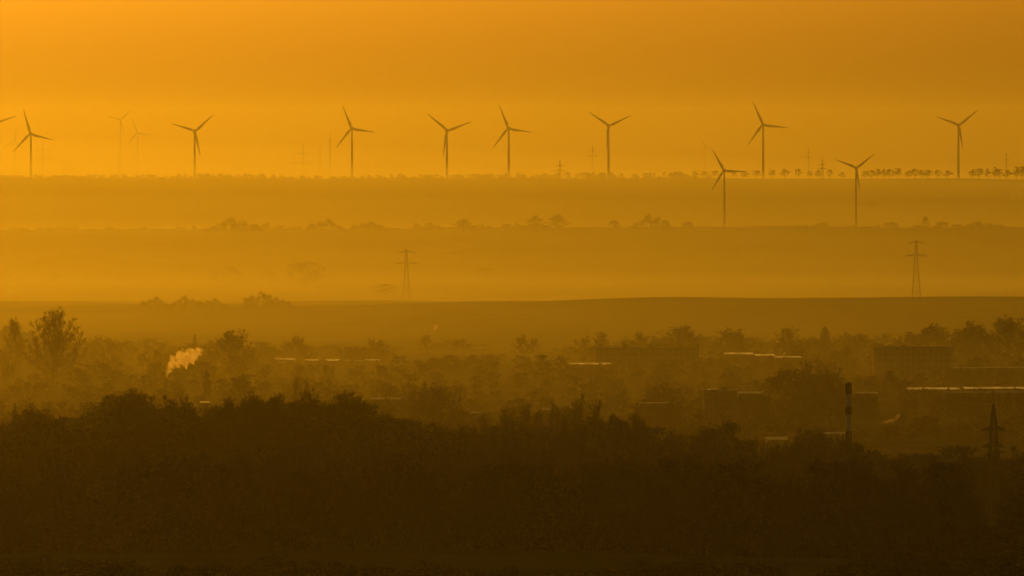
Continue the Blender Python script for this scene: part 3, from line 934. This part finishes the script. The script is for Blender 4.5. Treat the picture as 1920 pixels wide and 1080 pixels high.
# second ridge and misty valley
SPOT = [('thick0', 'hedge_clump', 1222, 8200, 404, 64, 'wide low thicket on the second ridge left of the nearer turbine', 'thicket'),
        ('bush0', 'hedge_clump', 1290, 8250, 413, 16, 'small round bush between the wide thicket and the nearer turbine', 'bush'),
        ('bush0', 'hedge_clump', 1152, 8250, 410, 14, 'small faint bush left of the wide thicket', 'bush'),
        ('big0', 'bare_tree', 1045, 8150, 399, 36, 'faint tree clump on the second ridge right of the centre turbine', 'tree'),
        ('bare1', 'bare_tree', 1003, 8200, 402, 30, 'faint tree on the second ridge below the centre turbine', 'tree'),
        ('bare2', 'bare_tree', 868, 8150, 409, 34, 'faint tree on the second ridge below and right of the left of centre turbine', 'tree'),
        ('thick0', 'hedge_clump', 610, 8100, 412, 60, 'faint wide thicket on the second ridge left of centre', 'thicket'),
        ('thick0', 'hedge_clump', 690, 8100, 416, 60, 'faint wide thicket left of the tall valley pylon', 'thicket'),
        ('thick0', 'hedge_clump', 440, 8000, 410, 90, 'faint broad thicket on the left of the second ridge', 'thicket'),
        ('bush0', 'hedge_clump', 1541, 8250, 416, 18, 'small bush left of the foot of the nearer right turbine', 'bush'),
        ('bare3', 'bare_tree', 1736, 8200, 404, 16, 'slim tree on the second ridge above the right hand pylon', 'tree'),
        ('bush0', 'hedge_clump', 1766, 8200, 413, 20, 'small bush right of the slim ridge tree', 'bush'),
        ('bush0', 'hedge_clump', 1672, 8200, 414, 22, 'small bush left of the slim ridge tree', 'bush'),
        ('thick0', 'hedge_clump', 1840, 8150, 416, 80, 'wide thicket on the second ridge near the right edge', 'thicket'),
        ('bush0', 'hedge_clump', 1632, 9450, 376, 30, 'faint bush in the mist between the two ridges on the right', 'bush'),
        ('dense1', 'dense_tree', 575, 6750, 489, 52, 'round hazy tree standing alone in the misty valley', 'tree'),
        ('thick1', 'hedge_clump', 425, 6900, 500, 56, 'low hedge in the misty valley left of the lone round tree', 'hedge'),
        ('bush0', 'hedge_clump', 505, 6860, 503, 24, 'small faint bush beside the lone round valley tree', 'bush'),
        ('dense0', 'dense_tree', 722, 6350, 532, 32, 'faint round tree in the mist left of the tall valley pylon', 'tree'),
        ('bare4', 'bare_tree', 100, 6860, 510, 26, 'very faint tree in the mist near the left edge', 'tree'),
        ('thick0', 'hedge_clump', 18, 6860, 514, 36, 'very faint bush at the left edge of the misty valley', 'bush'),
        ('dense0', 'dense_tree', 1196, 7000, 494, 18, 'small faint tree in the misty valley right of centre', 'tree'),
        ('bush0', 'hedge_clump', 908, 6950, 498, 30, 'small faint bush in the misty valley near the centre', 'bush'),
        ('thick0', 'hedge_clump', 1440, 7000, 498, 40, 'faint low bush in the valley below the nearer left turbine', 'bush'),
        ('thick1', 'hedge_clump', 1685, 7050, 492, 34, 'faint bush just left of the right hand pylon', 'bush'),
        ('thick1', 'hedge_clump', 487, 5240, 549, 52, 'dark hedge clump on the near field ridge, taller left half', 'hedge'),
        ('thick0', 'hedge_clump', 522, 5240, 558, 46, 'dark hedge clump on the near field ridge, lower right half', 'hedge'),
        ('thick0', 'hedge_clump', 290, 5260, 557, 50, 'hedge on the near field ridge behind the big left tree, leftmost', 'hedge'),
        ('thick0', 'hedge_clump', 350, 5260, 556, 60, 'hedge on the near field ridge, middle of three', 'hedge'),
        ('thick0', 'hedge_clump', 398, 5260, 560, 50, 'hedge on the near field ridge, right one of three', 'hedge')]
for (key, nm, px, d, top, wpx, lab, cat) in SPOT:
    tree(key, nm, px, d, top=top, wpx=wpx, label=lab, cat=cat)
items = []
for k in range(150):
    px = r2.uniform(-80, 2000)
    d = 8230 + r2.uniform(-120, 120)
    dens = float(np.interp(px, [-80, 350, 450, 900, 1060, 1100, 1500, 1800, 1900], [.8, .8, 1.3, 1.1, 1.0, .35, .3, .9, 1.0]))
    p = base(px, d)
    items.append((r2.choice(('bush0', 'bush1')), p, r2.uniform(0, 6), r2.uniform(.8, 2.0) * (.6 + .5 * dens), r2.uniform(2, 6.5) * dens))
merged('hedgerow', items, M['twig'], 'faint ragged hedgerow along the second ridge', 'hedgerow')

# ------------------------------------------------------------------ trees of the misty plain
SKY2 = [(-40, 600), (0, 606), (30, 600), (58, 612), (150, 628), (190, 630), (230, 629), (290, 631), (335, 641), (380, 636), (402, 628), (470, 641), (510, 640), (555, 633), (600, 642), (650, 642), (700, 640), (735, 650), (760, 666), (800, 662), (850, 656), (900, 656), (940, 655), (980, 648), (1020, 668), (1070, 650), (1110, 640), (1150, 640), (1200, 634), (1250, 622), (1330, 624), (1380, 620), (1430, 632), (1475, 622), (1510, 632), (1545, 624), (1600, 620), (1650, 626), (1700, 612), (1740, 608), (1800, 606), (1850, 600), (1890, 592), (1960, 590)]
sx2 = [a for a, _ in SKY2]; sy2 = [b for _, b in SKY2]
PICK = [('big1', 100, 3500, 570, 84, 'biggest spreading bare tree in the mist on the left'),
        ('bare5', 30, 3700, 592, 40, 'hazy bare tree at the left edge beside the biggest spreading tree'),
        ('big2', 434, 3650, 614, 70, 'wide dark bare tree above and right of the big steam plume'),
        ('conifer0', 365, 3900, 626, 14, 'small pointed tree just above the big steam plume'),
        ('bare0', 556, 3950, 627, 44, 'rounded bare tree above the row of low bright roofs, left part'),
        ('bare1', 708, 3950, 632, 46, 'rounded bare tree above the right end of the low bright roofs'),
        ('big0', 850, 4150, 633, 86, 'pale hazy tree clump under the tiny bright puff of steam'),
        ('bare6', 800, 4150, 626, 30, 'pale thin tree just left of the tiny bright puff of steam'),
        ('bare2', 978, 4000, 626, 30, 'hazy pair tree right of centre, left tree of the pair'),
        ('bare3', 1002, 4000, 632, 26, 'hazy pair tree right of centre, right tree of the pair'),
        ('dense0', 1015, 3500, 663, 24, 'small dark rounded tree below the hazy tree pair'),
        ('bare4', 1096, 4000, 628, 40, 'hazy tree left of the long four storey block'),
        ('bare7', 1128, 3980, 620, 34, 'hazy tree behind the left end of the long block'),
        ('bare0', 1203, 3980, 620, 44, 'hazy tree behind the middle of the long block'),
        ('big1', 1278, 4000, 606, 74, 'tallest hazy tree behind the right half of the long block'),
        ('big2', 1370, 4000, 613, 62, 'broad hazy tree right of the long block'),
        ('conifer1', 1388, 3950, 622, 28, 'pointed hazy tree right beside the broad hazy tree'),
        ('bare5', 1478, 4000, 611, 56, 'hazy rounded tree above the tiny pink puff'),
        ('conifer0', 1547, 3900, 612, 30, 'hazy spiky conifer between the low roofs and the flat roofed block'),
        ('bare1', 1740, 3900, 604, 62, 'hazy tree behind the dark flat roofed block'),
        ('big0', 1830, 3850, 598, 80, 'hazy broad tree right of the flat roofed block'),
        ('big1', 1895, 3850, 588, 90, 'hazy broad tree at the right edge of the plain'),
        ('slim0', 389, 3250, 692, 15, 'tall narrow poplar right of the big steam plume'),
        ('bare2', 450, 3200, 699, 46, 'hazy tree right of the narrow poplar'),
        ('big0', 1240, 3050, 712, 70, 'lone hazy round tree in front of the long block'),
        ('bare3', 1672, 3300, 690, 30, 'thin hazy tree in front of the dark flat roofed block'),
        ('bare6', 1634, 3300, 706, 44, 'hazy bushy tree left of the flat roofed block front'),
        ('big1', 826, 2650, 713, 84, 'tall dark spreading tree standing above the forest left of centre'),
        ('conifer1', 796, 2700, 716, 40, 'pointed dark tree leaning against the tall spreading tree, left side'),
        ('bare4', 858, 2640, 742, 46, 'lower dark tree against the right side of the tall spreading tree'),
        ('bare5', 772, 2900, 728, 36, 'small hazy tree left of the tall spreading tree'),
        ('big0', 1512, 2950, 671, 74, 'tallest tree in the big round dark clump left of the striped chimney'),
        ('dense1', 1478, 2920, 690, 62, 'left tree of the big round dark clump'),
        ('big2', 1556, 2950, 683, 62, 'right tree of the big round dark clump left of the chimney'),
        ('dense0', 1525, 2900, 700, 60, 'low front tree of the big round dark clump'),
        ('bare6', 1578, 2960, 705, 36, 'small edge tree at the right of the big round dark clump'),
        ('bare0', 556, 3000, 704, 18, 'slim hazy tree behind the forest edge left of centre'),
        ('bare7', 575, 3000, 710, 18, 'small hazy tree beside the slim one behind the forest edge')]
for (key, px, d, top, wpx, lab) in PICK:
    nm = {'c': 'conifer', 's': 'poplar', 'd': 'dense_tree'}.get(key[0], 'bare_tree')
    tree(key, nm, px, d, top=top, wpx=wpx, label=lab)
for k in range(46):
    px = -20 + 43.2 * k + rng.uniform(-12, 12)
    d = rng.uniform(3950, 4250)
    top = float(np.interp(px, sx2, sy2)) + rng.uniform(-3, 10)
    reg = 'left of the steam plume' if px < 340 else 'behind the low bright roofs' if px < 760 else 'in the middle of the plain' if px < 1110 else 'behind the long four storey block' if px < 1340 else 'behind the low roofs right of the long block' if px < 1630 else 'around the dark flat roofed block'
    tree('bare%d' % rng.randrange(8), 'bare_tree', px, d, top=top, wpx=rng.uniform(44, 66), label='hazy bare tree in the crowded treeline ' + reg, group='hazy treeline trees ' + reg)
items = []
for k in range(1500):
    px = r2.uniform(-150, 2080)
    d = r2.uniform(2750, 4300)
    p = base(px, d)
    top = float(np.interp(px, sx2, sy2)) + 8
    h = r2.uniform(7, 15) if r2.random() < .7 else r2.uniform(4, 7)
    h = min(h, Z(top, d) - p.z)
    if d < 3500: h *= .72
    # keep the two big blocks in view
    if 1100 < px < 1325 and 3200 < d < 3720: h = min(h, Z(676, d) - p.z)
    if 1625 < px < 1795 and 3100 < d < 3620: h = min(h, Z(690, d) - p.z)
    # keep the roofs in view
    if any(pl - 12 < px < pr + 12 and d < dd + 3 and Z(row + 4, d) < p.z + h for (pl, pr, row, dd, dep, lab, sk, rm) in HALLS):
        h = max(1.5, min(h, Z(max(row + 6 for (pl, pr, row, dd, dep, lab, sk, rm) in HALLS if pl - 12 < px < pr + 12 and d < dd + 3), d) - p.z))
    if any(pl - 14 < px < pr + 14 and dd - 8 < d < dd + dep + 8 for (pl, pr, row, dd, dep, lab, sk, rm) in HALLS): continue
    if (1095 < px < 1330 and 3710 < d < 3750) or (1615 < px < 1805 and 3610 < d < 3660) or (1300 < px < 1400 and 2990 < d < 3030): continue
    if h < 1.6: continue
    items.append((r2.choice(('bare0', 'bare1', 'bare2', 'bare3', 'dense0', 'dense1', 'bush0')), p, r2.uniform(0, 6), r2.uniform(.85, 1.3) * (h / 12) ** .5, h))
for (pl, pr, row, dd, dep, lab, sk, rm) in HALLS:
    for k in range(int((pr - pl) / 4.5) + 3):
        px = r2.uniform(pl - 8, pr + 8)
        d = dd - r2.uniform(4, 40)
        p = base(px, d)
        h = Z(row + r2.uniform(1.5, 9) - (r2.uniform(3, 9) if r2.random() < (.65 if pl > 1690 else .4) else 0), d) - p.z
        if h > 1: items.append((r2.choice(('bare0', 'bare1', 'bare2', 'bush0', 'bush1', 'bush1')), p, r2.uniform(0, 6), r2.uniform(.35, .75), h))
merged('plain_woods', items, M['twig'], 'mist veiled belts of bare trees and scrub across the plain', 'woods')

# ------------------------------------------------------------------ the dark forest in front
SKY1 = [(-60, 778), (0, 778), (22, 775), (70, 758), (110, 772), (150, 778), (188, 772), (208, 742), (240, 724), (268, 727), (290, 744), (310, 738), (348, 738), (372, 752), (398, 752), (420, 739), (448, 742), (474, 727), (500, 735), (522, 733), (545, 752), (580, 725), (605, 735), (640, 727), (662, 729), (684, 742), (700, 758), (735, 768), (790, 778), (870, 786), (905, 790), (940, 786), (985, 780), (1042, 784), (1082, 778), (1125, 774), (1160, 776), (1196, 770), (1225, 784), (1260, 796), (1295, 790), (1325, 786), (1362, 788), (1385, 805), (1410, 826), (1440, 832), (1470, 806), (1495, 800), (1520, 796), (1545, 798), (1570, 818), (1600, 812), (1640, 838), (1690, 842), (1720, 836), (1760, 834), (1800, 828), (1850, 832), (1900, 828), (1990, 826)]
sx1 = [a for a, _ in SKY1]; sy1 = [b for _, b in SKY1]
DARK = 'dark bare tree crowded into the shadowed forest across the foreground'
MARK = [('bare3', 1012, 1900, 764, 40, 'low hazy tree between two taller hazy trees right of centre'),
        ('bare2', 948, 1880, 762, 60, 'hazy rounded tree at the left end of the hazier row right of centre'),
        ('bare5', 912, 1850, 774, 48, 'low hazy tree beside the tiny lit roof near the centre'),
        ('bare7', 1118, 1880, 744, 44, 'hazy tree at the right end of the hazier row right of centre'),
        ('bare0', 1062, 1900, 762, 40, 'small hazy tree left of the tallest one in the hazier row right of centre'),
        ('big1', 68, 1500, 757, 96, 'low broad spreading tree on the forest edge near the left side'),
        ('conifer0', 28, 1500, 755, 20, 'slim dark conifer at the left end of the forest edge'),
        ('bare2', 240, 1560, 724, 62, 'tall rounded tree on the forest edge below and left of the steam plume'),
        ('bare3', 268, 1520, 727, 54, 'tall dark tree right beside the rounded one below the steam plume'),
        ('bare4', 320, 1480, 737, 60, 'dark twiggy tree on the forest edge under the steam plume'),
        ('bare6', 348, 1500, 738, 50, 'dark twiggy tree just left of the glinting tiny roof'),
        ('bare0', 422, 1500, 739, 56, 'dark tree just right of the glinting tiny roof'),
        ('bare1', 476, 1490, 727, 60, 'dark tree on the forest edge below the leftmost low bright roof'),
        ('bare7', 520, 1520, 733, 50, 'dark tree on the forest edge left of the gap in the skyline'),
        ('bare5', 582, 1480, 724, 66, 'dense dark tree on the forest edge right of the gap in the skyline'),
        ('bare3', 640, 1500, 726, 60, 'dark tree at the highest right shoulder of the forest edge'),
        ('bare2', 664, 1520, 730, 54, 'dark tree where the forest edge starts to fall towards the centre'),
        ('bare1', 1042, 1880, 745, 34, 'slim hazy tree rising from the hazier row right of centre'),
        ('bare4', 1084, 1880, 734, 46, 'tallest tree of the hazier row behind the forest right of centre'),
        ('bare6', 988, 1900, 752, 50, 'rounded hazy tree behind the forest edge at the centre'),
        ('bare0', 1148, 1460, 768, 44, 'spiky dark tree on the forest edge below the long block'),
        ('bare7', 1196, 1450, 770, 56, 'spiky dark tree on the forest edge below the lone round tree'),
        ('bare5', 1325, 1480, 787, 42, 'dark tree on the forest edge below the boxy workshop'),
        ('dense0', 1362, 1460, 787, 50, 'dense dark tree at the right shoulder of the forest before the bright gap'),
        ('bare2', 1498, 1900, 798, 44, 'left bare tree of the see through row in front of the striped chimney'),
        ('bare3', 1530, 1900, 793, 56, 'right bare tree of the see through row in front of the striped chimney')]
for (key, px, d, top, wpx, lab) in MARK:
    nm = {'c': 'conifer', 'd': 'dense_tree'}.get(key[0], 'bare_tree')
    tree(key, nm, px, d, top=top, wpx=wpx, label=lab, group='bare trees of the foreground forest')
nsk = 74
for k in range(nsk):
    px = -30 + 1990.0 * k / (nsk - 1) + rng.uniform(-9, 9)
    d = rng.uniform(1420, 1640)
    top = float(np.interp(px, sx1, sy1)) + rng.uniform(2, 16)
    tree(rng.choice(('dense0', 'dense1', 'bare0', 'bare1', 'bare2', 'bare3', 'bare4', 'bare5', 'bare6', 'bare7')), 'bare_tree', px, d, top=top, wpx=rng.uniform(66, 100), label=DARK, group='bare trees of the foreground forest')
for k in range(110):
    d = rng.uniform(1040, 1400)
    px = rng.uniform(-70, 1990)
    p = base(px, d)
    top = float(np.interp(px, sx1, sy1)) + 24
    if abs(px - 1863) < 45: top = max(top, 985 if d < 1425 else top)
    h = min(rng.uniform(11, 19), Z(top, d) - p.z)
    tree('bare%d' % rng.randrange(8), 'bare_tree', px, d, h=h, label=DARK, group='bare trees of the foreground forest')
items = []
for k in range(1150):
    d = r2.uniform(1045, 1650)
    px = r2.uniform(-200, 2120)
    p = base(px, d)
    top = float(np.interp(px, sx1, sy1)) + 26
    if abs(px - 1863) < 45 and d < 1425: top = 985
    h = min(r2.uniform(9, 17), Z(top, d) - p.z)
    if h < 3: continue
    items.append((r2.choice(('bare0', 'bare1', 'bare2', 'bare3', 'dense0', 'dense1')), p, r2.uniform(0, 6), r2.uniform(.75, 1.1), h))
merged('forest_woods', items, M['twig'], 'dense dark undergrowth and bare trees filling the foreground forest', 'woods')
items = []
for k in range(900):
    d = r2.uniform(700, 905)
    px = r2.uniform(-250, 2170)
    items.append((r2.choice(('bush0', 'bush1')), base(px, d), r2.uniform(0, 6), r2.uniform(.5, 1.0), r2.uniform(1.5, 4.0)))
merged('scrub', items, M['twig'], 'dark low scrub on the shaded slope at the bottom of the view', 'scrub')
# behind the forest, sloping down to the plain
items = []
for k in range(380):
    d = r2.uniform(1700, 2700)
    px = r2.uniform(-150, 2080)
    p = base(px, d)
    top = float(np.interp(px, sx1, sy1)) + r2.uniform(4, 40)
    h = min(r2.uniform(9, 18), Z(top, d) - p.z)
    if h < 4 or (1425 < px < 1610 and d > 2550): continue
    items.append((r2.choice(('bare0', 'bare1', 'bare2', 'bare3', 'bush1')), p, r2.uniform(0, 6), r2.uniform(.8, 1.15), h))
merged('slope_woods', items, M['twig'], 'dark wooded slope falling away behind the foreground forest', 'woods')
# nearest crowns poking into the bottom of the view
NEAR = [(60, 1062, 70, 'dark rounded treetop at the bottom left corner'), (215, 1058, 84, 'dark treetop at the bottom edge, second from the left'),
        (352, 1054, 92, 'dark wide treetop at the bottom edge, third from the left'), (545, 1068, 70, 'low dark treetop at the bottom edge left of centre'),
        (666, 1056, 42, 'narrow dark treetop at the bottom edge near the centre'), (960, 1072, 60, 'barely showing treetop at the bottom edge in the centre'),
        (1240, 1070, 80, 'barely showing treetop at the bottom edge right of centre'), (1892, 1052, 66, 'dark spiky treetop at the bottom right corner')]
for i, (px, top, wpx, lab) in enumerate(NEAR):
    tree('dense0' if i % 2 else 'dense1', 'dense_tree', px, 720, top=top, wpx=wpx, label=lab)
